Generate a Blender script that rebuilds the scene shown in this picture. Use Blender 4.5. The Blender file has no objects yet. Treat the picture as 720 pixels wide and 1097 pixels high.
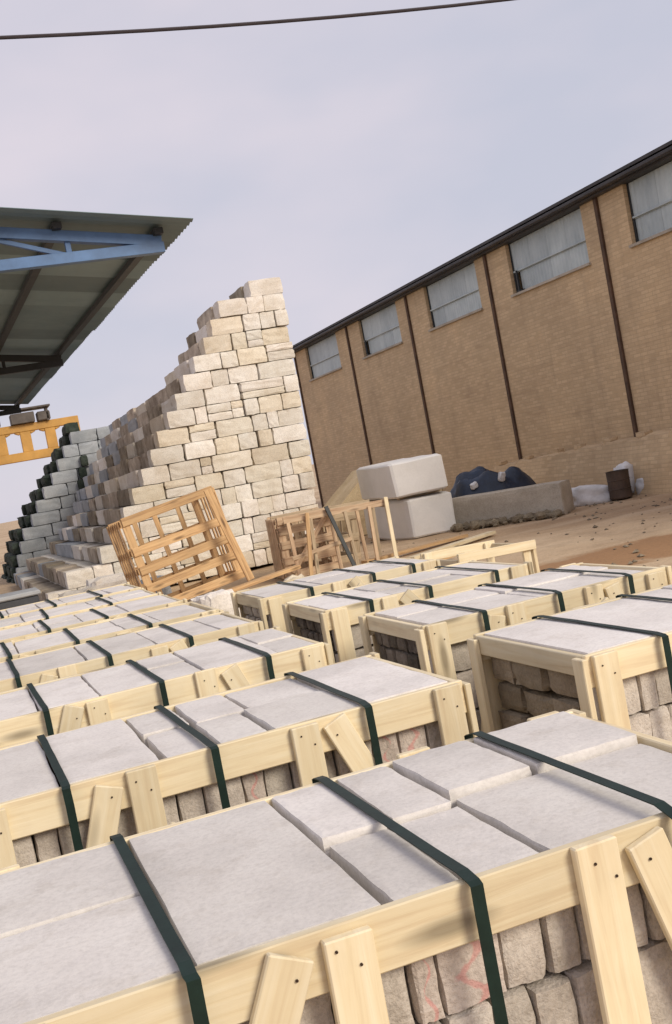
import bpy, bmesh, math, random
from mathutils import Vector, Matrix, Euler, noise

R = math.radians
random.seed(7)
scene = bpy.context.scene
C = scene.collection

# ------------------------------------------------------------------ camera
cam_d = bpy.data.cameras.new("camera")
cam = bpy.data.objects.new("camera", cam_d)
C.objects.link(cam)
right = Vector((0.92658877, -0.32718069, -0.18543474))
upv = Vector((0.19029017, -0.01741266, 0.98157346))
fwd = Vector((0.32438079, 0.94480135, -0.0461249))
cam.matrix_world = Matrix(((right.x, upv.x, -fwd.x, 0), (right.y, upv.y, -fwd.y, 0),
                           (right.z, upv.z, -fwd.z, 1.7), (0, 0, 0, 1)))
cam_d.sensor_width = 36.0
cam_d.lens = 36.0 * 1200 / 1097
cam_d.clip_start = 0.05
cam_d.clip_end = 6000
scene.camera = cam

# ------------------------------------------------------------------ light
scene.view_settings.view_transform = 'Standard'
scene.view_settings.look = 'None'
scene.view_settings.gamma = 1
scene.view_settings.exposure = 0.5
SUN_EL, SUN_AZ = R(30), R(152)          # azimuth clockwise from +Y: behind the camera, to its right
world = bpy.data.worlds.new("World")
scene.world = world
world.use_nodes = True
nt = world.node_tree
nt.nodes.clear()
w_out = nt.nodes.new('ShaderNodeOutputWorld')
w_bg = nt.nodes.new('ShaderNodeBackground')
w_bg.inputs['Strength'].default_value = 0.1
sky = nt.nodes.new('ShaderNodeTexSky')
sky.sky_type = 'NISHITA'
sky.sun_disc = False
sky.sun_elevation = SUN_EL
sky.sun_rotation = SUN_AZ
tc = nt.nodes.new('ShaderNodeTexCoord')
mp = nt.nodes.new('ShaderNodeMapping')
mp.inputs['Scale'].default_value = (1.0, 1.0, 2.2)
n1 = nt.nodes.new('ShaderNodeTexNoise')
n1.inputs['Scale'].default_value = 2.6
n1.inputs['Detail'].default_value = 4
n1.inputs['Roughness'].default_value = 0.5
rmp = nt.nodes.new('ShaderNodeValToRGB')   # overcast deck: lavender grey with slightly pinker thin patches
rmp.color_ramp.elements[0].position = 0.35
rmp.color_ramp.elements[0].color = (0.395, 0.400, 0.470, 1)
rmp.color_ramp.elements[1].position = 0.68
rmp.color_ramp.elements[1].color = (0.515, 0.470, 0.515, 1)
mul = nt.nodes.new('ShaderNodeVectorMath')
mul.operation = 'SCALE'
mul.inputs['Scale'].default_value = 10.5
mix = nt.nodes.new('ShaderNodeMixRGB')
mix.inputs['Fac'].default_value = 0.95
L = nt.links.new
L(tc.outputs['Generated'], mp.inputs['Vector'])
L(mp.outputs['Vector'], n1.inputs['Vector'])
L(n1.outputs['Fac'], rmp.inputs['Fac'])
L(rmp.outputs['Color'], mul.inputs[0])
L(sky.outputs['Color'], mix.inputs['Color1'])
L(mul.outputs['Vector'], mix.inputs['Color2'])
L(mix.outputs['Color'], w_bg.inputs['Color'])
L(w_bg.outputs['Background'], w_out.inputs['Surface'])

sun_d = bpy.data.lights.new("sun", 'SUN')
sun_d.energy = 2.0
sun_d.angle = R(24)
sun_d.color = (1.0, 0.90, 0.74)
sun = bpy.data.objects.new("sun", sun_d)
C.objects.link(sun)
sdir = Vector((math.sin(SUN_AZ) * math.cos(SUN_EL), math.cos(SUN_AZ) * math.cos(SUN_EL), math.sin(SUN_EL)))
sun.rotation_euler = (-sdir).to_track_quat('-Z', 'Y').to_euler()
sun.location = sdir * 60

# ------------------------------------------------------------------ materials
def new_mat(name):
    m = bpy.data.materials.new(name)
    m.use_nodes = True
    t = m.node_tree
    b = t.nodes['Principled BSDF']
    return m, t, b

def N(t, kind, **kw):
    n = t.nodes.new(kind)
    for k, v in kw.items():
        if k in n.inputs.keys() if hasattr(n.inputs, 'keys') else False:
            n.inputs[k].default_value = v
        else:
            setattr(n, k, v)
    return n

def ramp(t, fac, stops):
    r = t.nodes.new('ShaderNodeValToRGB')
    els = r.color_ramp.elements
    while len(els) < len(stops):
        els.new(0.5)
    for e, (p, c) in zip(els, stops):
        e.position = p
        e.color = (*c, 1) if len(c) == 3 else c
    t.links.new(fac, r.inputs['Fac'])
    return r.outputs['Color']

def noise_tex(t, vec, scale, detail=4, rough=0.55, dist=0.0):
    n = t.nodes.new('ShaderNodeTexNoise')
    n.inputs['Scale'].default_value = scale
    n.inputs['Detail'].default_value = detail
    n.inputs['Roughness'].default_value = rough
    n.inputs['Distortion'].default_value = dist
    if vec is not None:
        t.links.new(vec, n.inputs['Vector'])
    return n.outputs['Fac']

def mixc(t, fac, a, b, mode='MIX'):
    n = t.nodes.new('ShaderNodeMixRGB')
    n.blend_type = mode
    for sock, v in (('Fac', fac), ('Color1', a), ('Color2', b)):
        if isinstance(v, (int, float)):
            n.inputs[sock].default_value = v
        elif isinstance(v, tuple):
            n.inputs[sock].default_value = (*v, 1) if len(v) == 3 else v
        else:
            t.links.new(v, n.inputs[sock])
    return n.outputs['Color']

def maths(t, op, a, b=0.0, clamp=False):
    n = t.nodes.new('ShaderNodeMath')
    n.operation = op
    n.use_clamp = clamp
    for i, v in enumerate((a, b)):
        if isinstance(v, (int, float)):
            n.inputs[i].default_value = v
        else:
            t.links.new(v, n.inputs[i])
    return n.outputs['Value']

def bump(t, b, h, strength=0.3, dist=0.01):
    n = t.nodes.new('ShaderNodeBump')
    n.inputs['Strength'].default_value = strength
    n.inputs['Distance'].default_value = dist
    t.links.new(h, n.inputs['Height'])
    t.links.new(n.outputs['Normal'], b.inputs['Normal'])

def pos_vec(t, rnd=True):
    g = t.nodes.new('ShaderNodeNewGeometry')
    return g.outputs['Position']

def obj_vec(t, scale=(1, 1, 1)):
    c = t.nodes.new('ShaderNodeTexCoord')
    oi = t.nodes.new('ShaderNodeObjectInfo')
    comb = t.nodes.new('ShaderNodeCombineXYZ')
    t.links.new(maths(t, 'MULTIPLY', oi.outputs['Random'], 37.0), comb.inputs['X'])
    t.links.new(maths(t, 'MULTIPLY', oi.outputs['Random'], 91.0), comb.inputs['Y'])
    add = t.nodes.new('ShaderNodeVectorMath')
    add.operation = 'ADD'
    t.links.new(c.outputs['Object'], add.inputs[0])
    t.links.new(comb.outputs['Vector'], add.inputs[1])
    m = t.nodes.new('ShaderNodeMapping')
    m.inputs['Scale'].default_value = scale
    t.links.new(add.outputs['Vector'], m.inputs['Vector'])
    return m.outputs['Vector'], oi.outputs['Random']

def wood_mat(name, light, mid, dark, weather=0.25):
    m, t, b = new_mat(name)
    v, rnd = obj_vec(t, (1.2, 22, 22))
    grain = noise_tex(t, v, 1.6, 5, 0.6, 0.6)
    col = ramp(t, grain, [(0.30, dark), (0.47, mid), (0.66, light)])
    v2, _ = obj_vec(t, (2.0, 9, 9))
    vo = t.nodes.new('ShaderNodeTexVoronoi')
    vo.inputs['Scale'].default_value = 1.0
    t.links.new(v2, vo.inputs['Vector'])
    knot = ramp(t, vo.outputs['Distance'], [(0.09, (1, 1, 1)), (0.24, (0, 0, 0))])
    col = mixc(t, maths(t, 'MULTIPLY', knot, 0.8), col, tuple(x * 0.35 for x in dark))
    blot = noise_tex(t, pos_vec(t), 3.5, 4, 0.6)
    col = mixc(t, maths(t, 'MULTIPLY', ramp(t, blot, [(0.45, (0, 0, 0)), (0.75, (1, 1, 1))]), weather), col, (0.30, 0.25, 0.18))
    col = mixc(t, 1.0, col, ramp(t, rnd, [(0, (0.82, 0.80, 0.76)), (1, (1.08, 1.05, 1.0))]), 'MULTIPLY')
    t.links.new(col, b.inputs['Base Color'])
    b.inputs['Roughness'].default_value = 0.75
    bump(t, b, grain, 0.35, 0.004)
    return m

def stone_mat(name, a, bb, c, var=0.25, bump_s=0.5, scale=1.0, red=False, stain=(0.20, 0.15, 0.11), stain_amt=0.4, fine_amt=0.5, tint=False):
    m, t, b = new_mat(name)
    p = pos_vec(t)
    big = noise_tex(t, p, 2.2 * scale, 5, 0.6)
    fine = noise_tex(t, p, 60 * scale, 3, 0.7)
    col = ramp(t, big, [(0.33, a), (0.5, bb), (0.68, c)])
    st = noise_tex(t, p, 7 * scale, 6, 0.72)
    col = mixc(t, maths(t, 'MULTIPLY', ramp(t, st, [(0.52, (0, 0, 0)), (0.72, (1, 1, 1))]), stain_amt), col, stain)
    col = mixc(t, fine_amt, col, ramp(t, fine, [(0.3, (0.55, 0.55, 0.55)), (0.55, (1, 1, 1)), (0.8, (1.15, 1.15, 1.15))]), 'MULTIPLY')
    oi = t.nodes.new('ShaderNodeObjectInfo')
    col = mixc(t, 1.0, col, ramp(t, oi.outputs['Random'], [(0, (1 - var, 1 - var, 1 - var * 1.15)), (1, (1 + var * .4, 1 + var * .4, 1 + var * .35))]), 'MULTIPLY')
    if tint:
        col = mixc(t, 1.0, col, ramp(t, maths(t, 'FRACT', maths(t, 'MULTIPLY', oi.outputs['Random'], 7.31)), [(0, (1.06, 1.06, 1.08)), (.3, (1.0, 0.97, 0.97)), (.6, (1.0, 1.0, 1.0)), (.85, (0.98, 0.93, 0.84)), (1, (0.90, 0.84, 0.76))]), 'MULTIPLY')
    if red:
        tcn = t.nodes.new('ShaderNodeTexCoord')
        sp = t.nodes.new('ShaderNodeSeparateXYZ')
        t.links.new(tcn.outputs['Generated'], sp.inputs['Vector'])
        wob = maths(t, 'MULTIPLY', maths(t, 'SINE', maths(t, 'MULTIPLY', sp.outputs['Z'], 13.0)), 0.16)
        d_ = maths(t, 'ABSOLUTE', maths(t, 'SUBTRACT', maths(t, 'SUBTRACT', sp.outputs['X'], 0.5), wob))
        d_ = maths(t, 'ADD', d_, maths(t, 'MULTIPLY', maths(t, 'SUBTRACT', st, 0.5), 0.5))
        msk = ramp(t, d_, [(0.03, (1, 1, 1)), (0.09, (0, 0, 0))])
        col = mixc(t, maths(t, 'MULTIPLY', msk, 0.42), col, (0.62, 0.14, 0.14))
    t.links.new(col, b.inputs['Base Color'])
    b.inputs['Roughness'].default_value = 0.88
    b.inputs['Specular IOR Level'].default_value = 0.3
    h = maths(t, 'ADD', maths(t, 'MULTIPLY', fine, 0.35), st)
    bump(t, b, h, bump_s, 0.012)
    return m

def flat_mat(name, col, rough=0.6, metal=0.0, var=0.25, scale=4.0, bump_s=0.15):
    m, t, b = new_mat(name)
    nz = noise_tex(t, pos_vec(t), scale, 5, 0.65)
    lo = tuple(x * (1 - var) for x in col)
    hi = tuple(min(1, x * (1 + var)) for x in col)
    t.links.new(ramp(t, nz, [(0.3, lo), (0.7, hi)]), b.inputs['Base Color'])
    b.inputs['Roughness'].default_value = rough
    b.inputs['Metallic'].default_value = metal
    bump(t, b, nz, bump_s, 0.01)
    return m

M = {}
M['pine'] = wood_mat('pine', (0.82, 0.74, 0.555), (0.77, 0.67, 0.465), (0.68, 0.56, 0.375), 0.20)
M['old_pine'] = wood_mat('old_pine', (0.72, 0.50, 0.27), (0.60, 0.39, 0.20), (0.38, 0.22, 0.11), 0.2)
M['red_wood'] = wood_mat('red_wood', (0.70, 0.55, 0.39), (0.60, 0.44, 0.30), (0.42, 0.27, 0.18), 0.3)
M['grey_wood'] = wood_mat('grey_wood', (0.60, 0.50, 0.36), (0.50, 0.40, 0.28), (0.32, 0.25, 0.17), 0.4)
M['slab'] = stone_mat('slab_stone', (0.64, 0.605, 0.58), (0.74, 0.70, 0.672), (0.80, 0.765, 0.735), 0.14, 0.22, 1.3, stain=(0.46, 0.40, 0.34), stain_amt=0.34, fine_amt=0.28)
M['split'] = stone_mat('split_stone', (0.47, 0.415, 0.365), (0.60, 0.54, 0.485), (0.71, 0.65, 0.59), 0.22, 0.8, 2.2, stain_amt=0.35)
M['split_red'] = stone_mat('split_stone_red_paint', (0.42, 0.36, 0.32), (0.55, 0.48, 0.43), (0.66, 0.58, 0.52), 0.15, 0.8, 1.6, red=True)
M['dark_split'] = stone_mat('dark_split_stone', (0.10, 0.085, 0.075), (0.21, 0.18, 0.155), (0.36, 0.31, 0.27), 0.40, 1.0, 1.8, stain_amt=0.55)
M['brown_split'] = stone_mat('brown_split_stone', (0.19, 0.15, 0.11), (0.30, 0.245, 0.18), (0.42, 0.35, 0.265), 0.30, 1.0, 1.5, stain_amt=0.45)
M['pile'] = stone_mat('pile_stone', (0.70, 0.645, 0.56), (0.79, 0.75, 0.685), (0.85, 0.825, 0.775), 0.16, 0.6, 0.9, stain=(0.52, 0.41, 0.29), stain_amt=0.32, tint=True)
M['pile_shaded_weathered'] = stone_mat('pile_stone_shaded_weathered', (0.29, 0.235, 0.185), (0.43, 0.36, 0.29), (0.60, 0.52, 0.43), 0.38, 0.9, 1.2, stain=(0.12, 0.10, 0.08), stain_amt=0.5)  # riser blocks: shade of their side painted into the brown, with some weathering
M['blue_grey'] = stone_mat('blue_grey_stone', (0.29, 0.315, 0.345), (0.37, 0.395, 0.425), (0.46, 0.48, 0.505), 0.12, 0.4, 0.8, stain=(0.32, 0.33, 0.35), stain_amt=0.3)
M['greenish'] = stone_mat('greenish_stone', (0.018, 0.028, 0.022), (0.035, 0.048, 0.038), (0.07, 0.085, 0.07), 0.35, 0.8, 1.3, stain=(0.015, 0.02, 0.016))
M['core'] = stone_mat('stone_core', (0.10, 0.085, 0.07), (0.15, 0.13, 0.11), (0.20, 0.17, 0.15), 0.1, 0.8)
M['marble'] = stone_mat('white_marble', (0.64, 0.63, 0.62), (0.70, 0.685, 0.67), (0.75, 0.735, 0.72), 0.05, 0.08, 0.5, stain=(0.56, 0.54, 0.5), stain_amt=0.25, fine_amt=0.1)
M['tan_stone'] = stone_mat('tan_stone', (0.52, 0.40, 0.24), (0.62, 0.49, 0.31), (0.70, 0.57, 0.38), 0.1, 0.5, 0.8, stain=(0.45, 0.30, 0.16), stain_amt=0.35)
M['concrete'] = stone_mat('concrete', (0.36, 0.32, 0.26), (0.45, 0.40, 0.33), (0.52, 0.47, 0.39), 0.08, 0.3, 0.7, stain=(0.30, 0.24, 0.18), stain_amt=0.3)
M['strap'] = flat_mat('green_strap', (0.008, 0.022, 0.017), 0.5, 0.0, 0.3, 12)
M['strap'].node_tree.nodes['Principled BSDF'].inputs['Specular IOR Level'].default_value = 0.28
M['nail'] = flat_mat('rusty_nail', (0.05, 0.03, 0.02), 0.6, 0.6)
M['steel_dark'] = flat_mat('dark_steel', (0.030, 0.033, 0.035), 0.55, 0.3)
M['steel_blue'] = flat_mat('blue_painted_steel', (0.075, 0.16, 0.33), 0.45, 0.0, 0.25, 3)
M['steel_rust'] = flat_mat('rusty_steel', (0.085, 0.048, 0.028), 0.8, 0.0, 0.4, 5)
M['fascia'] = flat_mat('dark_fascia', (0.040, 0.036, 0.036), 0.6, 0.0, 0.4, 2)
M['yellow'] = flat_mat('yellow_crane_paint', (0.50, 0.27, 0.06), 0.5, 0.0, 0.25, 1.2)
M['crane_dark'] = flat_mat('crane_machinery', (0.10, 0.085, 0.075), 0.6, 0.2)
M['cable'] = flat_mat('cable_rubber', (0.03, 0.022, 0.028), 0.6)
M['tarp'] = flat_mat('navy_tarpaulin', (0.014, 0.026, 0.052), 0.42, 0.0, 0.5, 3.0, 0.3)
M['sack'] = flat_mat('white_woven_sack', (0.66, 0.66, 0.66), 0.7, 0.0, 0.18, 6.0, 0.3)
M['barrel'] = flat_mat('rusty_barrel', (0.075, 0.050, 0.035), 0.7, 0.2, 0.45, 4)
M['grey_block'] = flat_mat('grey_far_wall', (0.28, 0.27, 0.27), 0.9, 0.0, 0.2, 0.8)
M['box_dark'] = flat_mat('dark_box_side', (0.07, 0.075, 0.085), 0.6, 0.0, 0.3, 3)
M['box_lid'] = flat_mat('pale_box_lid', (0.48, 0.50, 0.52), 0.6, 0.0, 0.15, 3)

def sheet_mat():
    m, t, b = new_mat('galvanised_sheet')
    p = pos_vec(t)
    nz = noise_tex(t, p, 0.9, 5, 0.65)
    mpn = t.nodes.new('ShaderNodeMapping')
    mpn.inputs['Scale'].default_value = (6, 0.35, 1)
    t.links.new(p, mpn.inputs['Vector'])
    streak = noise_tex(t, mpn.outputs['Vector'], 1.0, 4, 0.6)
    col = ramp(t, nz, [(0.3, (0.15, 0.245, 0.30)), (0.7, (0.25, 0.355, 0.41))])
    col = mixc(t, maths(t, 'MULTIPLY', streak, 0.5), col, (0.19, 0.23, 0.24))
    oi = t.nodes.new('ShaderNodeObjectInfo')
    col = mixc(t, 1.0, col, ramp(t, oi.outputs['Random'], [(0, (0.62, 0.62, 0.62)), (1, (1.3, 1.3, 1.3))]), 'MULTIPLY')
    t.links.new(col, b.inputs['Base Color'])
    b.inputs['Metallic'].default_value = 0.15
    b.inputs['Roughness'].default_value = 0.5
    return m
M['sheet'] = sheet_mat()

def panel_mat():
    m, t, b = new_mat('translucent_panel')
    p = pos_vec(t)
    mpn = t.nodes.new('ShaderNodeMapping')
    mpn.inputs['Scale'].default_value = (1, 1.2, 0.8)
    t.links.new(p, mpn.inputs['Vector'])
    nz = noise_tex(t, mpn.outputs['Vector'], 1.6, 5, 0.65)
    oi = t.nodes.new('ShaderNodeObjectInfo')
    col = ramp(t, nz, [(0.3, (0.36, 0.42, 0.43)), (0.7, (0.52, 0.585, 0.585))])
    col = mixc(t, 1.0, col, ramp(t, oi.outputs['Random'], [(0, (0.86, 0.87, 0.88)), (1, (1.05, 1.05, 1.04))]), 'MULTIPLY')
    t.links.new(col, b.inputs['Base Color'])
    b.inputs['Roughness'].default_value = 0.35
    bump(t, b, nz, 0.15, 0.02)
    return m
M['panel'] = panel_mat()

def brick_mat():
    m, t, b = new_mat('tan_brickwork')
    c = t.nodes.new('ShaderNodeTexCoord')
    sep = t.nodes.new('ShaderNodeSeparateXYZ')
    g = t.nodes.new('ShaderNodeNewGeometry')
    t.links.new(g.outputs['Position'], sep.inputs['Vector'])
    comb = t.nodes.new('ShaderNodeCombineXYZ')
    t.links.new(maths(t, 'ADD', sep.outputs['X'], sep.outputs['Y']), comb.inputs['X'])
    t.links.new(sep.outputs['Z'], comb.inputs['Y'])
    br = t.nodes.new('ShaderNodeTexBrick')
    br.inputs['Scale'].default_value = 1.0
    br.inputs['Brick Width'].default_value = 0.23
    br.inputs['Row Height'].default_value = 0.075
    br.inputs['Mortar Size'].default_value = 0.010
    br.inputs['Mortar Smooth'].default_value = 0.3
    br.inputs['Color1'].default_value = (0.62, 0.47, 0.295, 1)
    br.inputs['Color2'].default_value = (0.52, 0.385, 0.235, 1)
    br.inputs['Mortar'].default_value = (0.50, 0.375, 0.235, 1)
    t.links.new(comb.outputs['Vector'], br.inputs['Vector'])
    p = g.outputs['Position']
    big = noise_tex(t, p, 0.55, 6, 0.62)
    col = mixc(t, 0.75, br.outputs['Color'], ramp(t, big, [(0.3, (0.82, 0.81, 0.80)), (0.5, (1, 0.99, 0.97)), (0.7, (1.18, 1.15, 1.08))]), 'MULTIPLY')
    mpn = t.nodes.new('ShaderNodeMapping')
    mpn.inputs['Scale'].default_value = (0.5, 0.5, 5)
    t.links.new(p, mpn.inputs['Vector'])
    rows = noise_tex(t, mpn.outputs['Vector'], 1.2, 5, 0.7)
    col = mixc(t, maths(t, 'MULTIPLY', ramp(t, rows, [(0.52, (0, 0, 0)), (0.75, (1, 1, 1))]), 0.45), col, (0.34, 0.235, 0.14))
    mp2 = t.nodes.new('ShaderNodeMapping')
    mp2.inputs['Scale'].default_value = (3, 3, 0.25)
    t.links.new(p, mp2.inputs['Vector'])
    run = noise_tex(t, mp2.outputs['Vector'], 1.0, 5, 0.7)
    col = mixc(t, maths(t, 'MULTIPLY', ramp(t, run, [(0.50, (0, 0, 0)), (0.72, (1, 1, 1))]), 0.25), col, (0.27, 0.19, 0.125))
    t.links.new(col, b.inputs['Base Color'])
    b.inputs['Roughness'].default_value = 0.9
    bump(t, b, maths(t, 'SUBTRACT', big, maths(t, 'MULTIPLY', br.outputs['Fac'], 0.25)), 0.35, 0.02)
    return m
M['brick'] = brick_mat()

def ground_mat():
    m, t, b = new_mat('yard_dirt')
    p = pos_vec(t)
    big = noise_tex(t, p, 0.22, 6, 0.6, 0.4)
    col = ramp(t, big, [(0.30, (0.34, 0.225, 0.13)), (0.48, (0.50, 0.355, 0.215)), (0.66, (0.62, 0.47, 0.305))])
    mid = noise_tex(t, p, 1.8, 6, 0.7)
    col = mixc(t, maths(t, 'MULTIPLY', ramp(t, mid, [(0.45, (0, 0, 0)), (0.7, (1, 1, 1))]), 0.5), col, (0.28, 0.19, 0.115))
    # wheel-worn streaks that run along the yard
    mpn = t.nodes.new('ShaderNodeMapping')
    mpn.inputs['Rotation'].default_value = (0, 0, R(-12))
    mpn.inputs['Scale'].default_value = (0.15, 1.3, 1)
    t.links.new(p, mpn.inputs['Vector'])
    tr = noise_tex(t, mpn.outputs['Vector'], 1.0, 5, 0.6)
    col = mixc(t, maths(t, 'MULTIPLY', ramp(t, tr, [(0.5, (0, 0, 0)), (0.68, (1, 1, 1))]), 0.55), col, (0.60, 0.46, 0.31))
    # damp reddish patch of spilled earth
    sep = t.nodes.new('ShaderNodeSeparateXYZ')
    t.links.new(p, sep.inputs['Vector'])
    dx = maths(t, 'DIVIDE', maths(t, 'SUBTRACT', sep.outputs['X'], 7.3), 1.9)
    dy = maths(t, 'DIVIDE', maths(t, 'SUBTRACT', sep.outputs['Y'], 11.3), 0.95)
    rr = maths(t, 'ADD', maths(t, 'MULTIPLY', dx, dx), maths(t, 'MULTIPLY', dy, dy))
    rr = maths(t, 'ADD', rr, maths(t, 'MULTIPLY', maths(t, 'SUBTRACT', mid, 0.5), 2.2))
    msk = ramp(t, rr, [(0.6, (1, 1, 1)), (1.3, (0, 0, 0))])
    col = mixc(t, maths(t, 'MULTIPLY', msk, 0.9), col, (0.33, 0.175, 0.075))
    fine = noise_tex(t, p, 28, 4, 0.7)
    col = mixc(t, 0.5, col, ramp(t, fine, [(0.3, (0.6, 0.6, 0.6)), (0.55, (1, 1, 1)), (0.8, (1.15, 1.15, 1.15))]), 'MULTIPLY')
    t.links.new(col, b.inputs['Base Color'])
    b.inputs['Roughness'].default_value = 0.95
    bump(t, b, maths(t, 'ADD', mid, maths(t, 'MULTIPLY', fine, 0.4)), 0.5, 0.03)
    return m
M['ground'] = ground_mat()

# ------------------------------------------------------------------ mesh helpers
def link(name, me, mat=None, parent=None, loc=(0, 0, 0), rot=(0, 0, 0), scale=None):
    o = bpy.data.objects.new(name, me)
    C.objects.link(o)
    if parent is not None:
        o.parent = parent
    o.location = loc
    o.rotation_euler = rot
    if scale is not None:
        o.scale = scale
    if mat is not None and me is not None and not me.materials:
        me.materials.append(mat)
    elif mat is not None and me.materials[0] != mat:
        o.material_slots[0].link = 'OBJECT'
        o.material_slots[0].material = mat
    return o

def thing(name, label, cat, loc=(0, 0, 0), rot=(0, 0, 0), group=None):
    o = bpy.data.objects.new(name, None)
    C.objects.link(o)
    o.location = loc
    o.rotation_euler = rot
    o.empty_display_size = 0.2
    return tag(o, label, cat, group)

def tag(o, label, cat, group=None):
    o['label'] = label
    o['category'] = cat
    if group:
        o['group'] = group
    return o

def mesh_from(name, verts, faces, smooth=False):
    me = bpy.data.meshes.new(name)
    me.from_pydata([tuple(v) for v in verts], [], faces)
    me.update()
    if smooth:
        for p in me.polygons:
            p.use_smooth = True
    return me

_cache = {}
def board_mesh(l, w, t, bev=0.003):
    """A board with its length along local X (the grain), slightly eased edges."""
    key = (round(l, 3), round(w, 3), round(t, 3), bev)
    if key in _cache:
        return _cache[key]
    bm = bmesh.new()
    bmesh.ops.create_cube(bm, size=1)
    bmesh.ops.scale(bm, vec=(l, w, t), verts=bm.verts)
    if bev:
        bmesh.ops.bevel(bm, geom=list(bm.edges), offset=min(bev, t * 0.3, w * 0.3), segments=1, affect='EDGES', profile=0.5)
    me = bpy.data.meshes.new('board')
    bm.to_mesh(me)
    bm.free()
    _cache[key] = me
    return me

def board(name, mat, parent, a, b, w, t, roll_ref=(0, 0, 1), bev=0.003):
    """Board from point a to b; w is measured across roll_ref's direction, t is the thickness."""
    a, b = Vector(a), Vector(b)
    x = (b - a)
    l = x.length
    x.normalize()
    n = Vector(roll_ref)
    n = (n - x * n.dot(x)).normalized()     # thickness direction
    y = n.cross(x)
    me = board_mesh(l, w, t, bev)
    me = me if not me.materials or me.materials[0] == mat else me
    o = link(name, me, mat, parent)
    o.matrix_local = Matrix(((x.x, y.x, n.x, (a.x + b.x) / 2), (x.y, y.y, n.y, (a.y + b.y) / 2),
                             (x.z, y.z, n.z, (a.z + b.z) / 2), (0, 0, 0, 1)))
    return o

def box(name, mat, parent, lo, hi, bev=0.004):
    c = [(lo[i] + hi[i]) / 2 for i in range(3)]
    s = [hi[i] - lo[i] for i in range(3)]
    me = board_mesh(s[0], s[1], s[2], bev)
    return link(name, me, mat, parent, c)

def grid_cube(n):
    """Vertices and quads of a unit cube, n cells on every edge, welded."""
    idx, verts, faces = {}, [], []
    def v(i, j, k):
        if (i, j, k) not in idx:
            idx[(i, j, k)] = len(verts)
            verts.append(Vector((i / n - .5, j / n - .5, k / n - .5)))
        return idx[(i, j, k)]
    for i in range(n):
        for j in range(n):
            faces.append((v(i, j, 0), v(i, j + 1, 0), v(i + 1, j + 1, 0), v(i + 1, j, 0)))
            faces.append((v(i, j, n), v(i + 1, j, n), v(i + 1, j + 1, n), v(i, j + 1, n)))
            faces.append((v(i, 0, j), v(i + 1, 0, j), v(i + 1, 0, j + 1), v(i, 0, j + 1)))
            faces.append((v(i, n, j), v(i, n, j + 1), v(i + 1, n, j + 1), v(i + 1, n, j)))
            faces.append((v(0, i, j), v(0, i, j + 1), v(0, i + 1, j + 1), v(0, i + 1, j)))
            faces.append((v(n, i, j), v(n, i + 1, j), v(n, i + 1, j + 1), v(n, i, j + 1)))
    return verts, faces

def rough_mesh(w, d, h, n, amp, seed, chip=1.0, flat_top=False, freq=4.0):
    """A split stone of real size (metres), centred, chipped along its edges."""
    verts, faces = grid_cube(n)
    rs = random.Random(seed)
    off = Vector((rs.uniform(0, 50), rs.uniform(0, 50), rs.uniform(0, 50)))
    out = []
    for p in verts:
        ext = sum(1 for c in p if abs(abs(c) - .5) < 1e-6)
        q = Vector((p.x * w, p.y * d, p.z * h))
        nv = noise.noise_vector(q * (freq / max(0.05, max(w, d, h))) + off)
        nv2 = noise.noise_vector(q * (freq * 3 / max(0.05, max(w, d, h))) + off)
        disp = nv * amp + nv2 * amp * 0.5
        if flat_top and p.z > .49:
            disp.z *= 0.25
        q += disp
        if ext >= 2:
            pull = amp * chip * (0.4 + 0.9 * rs.random()) * (1.5 if ext == 3 else 1.0)
            for a in range(3):
                if abs(abs(p[a]) - .5) < 1e-6:
                    q[a] -= math.copysign(pull, p[a])
        out.append(q)
    return mesh_from('rough_stone', out, faces)

UNIT = {}
def unit_stone(kind, k):
    """Shared unit stones (scaled per object)."""
    if (kind, k) not in UNIT:
        n, amp, chip = {'cobble': (4, .026, 0.9), 'lump': (4, .050, 1.1), 'far': (2, .035, 1.0)}[kind]
        UNIT[(kind, k)] = rough_mesh(1, 1, 1, n, amp, 1000 + k * 17 + hash(kind) % 1 + len(kind), chip, freq=3.0)
    return UNIT[(kind, k)]

def stone(name, mat, parent, c, s, kind='cobble', rz=0.0):
    k = random.randrange(7)
    me = unit_stone(kind, k)
    o = bpy.data.objects.new(name, me)
    C.objects.link(o)
    o.parent = parent
    o.location = c
    o.scale = s
    o.rotation_euler = (random.choice((0, math.pi)), 0, rz + random.choice((0, math.pi)))
    if not me.materials:
        me.materials.append(mat)
    o.material_slots[0].link = 'OBJECT'
    o.material_slots[0].material = mat
    return o

def tube_mesh(pts, r, seg=8):
    verts, faces = [], []
    for i, p in enumerate(pts):
        p = Vector(p)
        a = Vector(pts[max(0, i - 1)])
        b = Vector(pts[min(len(pts) - 1, i + 1)])
        d = (b - a).normalized()
        ref = Vector((0, 0, 1)) if abs(d.z) < .9 else Vector((1, 0, 0))
        u = d.cross(ref).normalized()
        v = d.cross(u)
        for j in range(seg):
            an = 2 * math.pi * j / seg
            verts.append(p + u * math.cos(an) * r + v * math.sin(an) * r)
    for i in range(len(pts) - 1):
        for j in range(seg):
            k = (j + 1) % seg
            faces.append((i * seg + j, i * seg + k, (i + 1) * seg + k, (i + 1) * seg + j))
    faces.append(tuple(range(seg - 1, -1, -1)))
    faces.append(tuple((len(pts) - 1) * seg + j for j in range(seg)))
    return mesh_from('tube', verts, faces)

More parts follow.
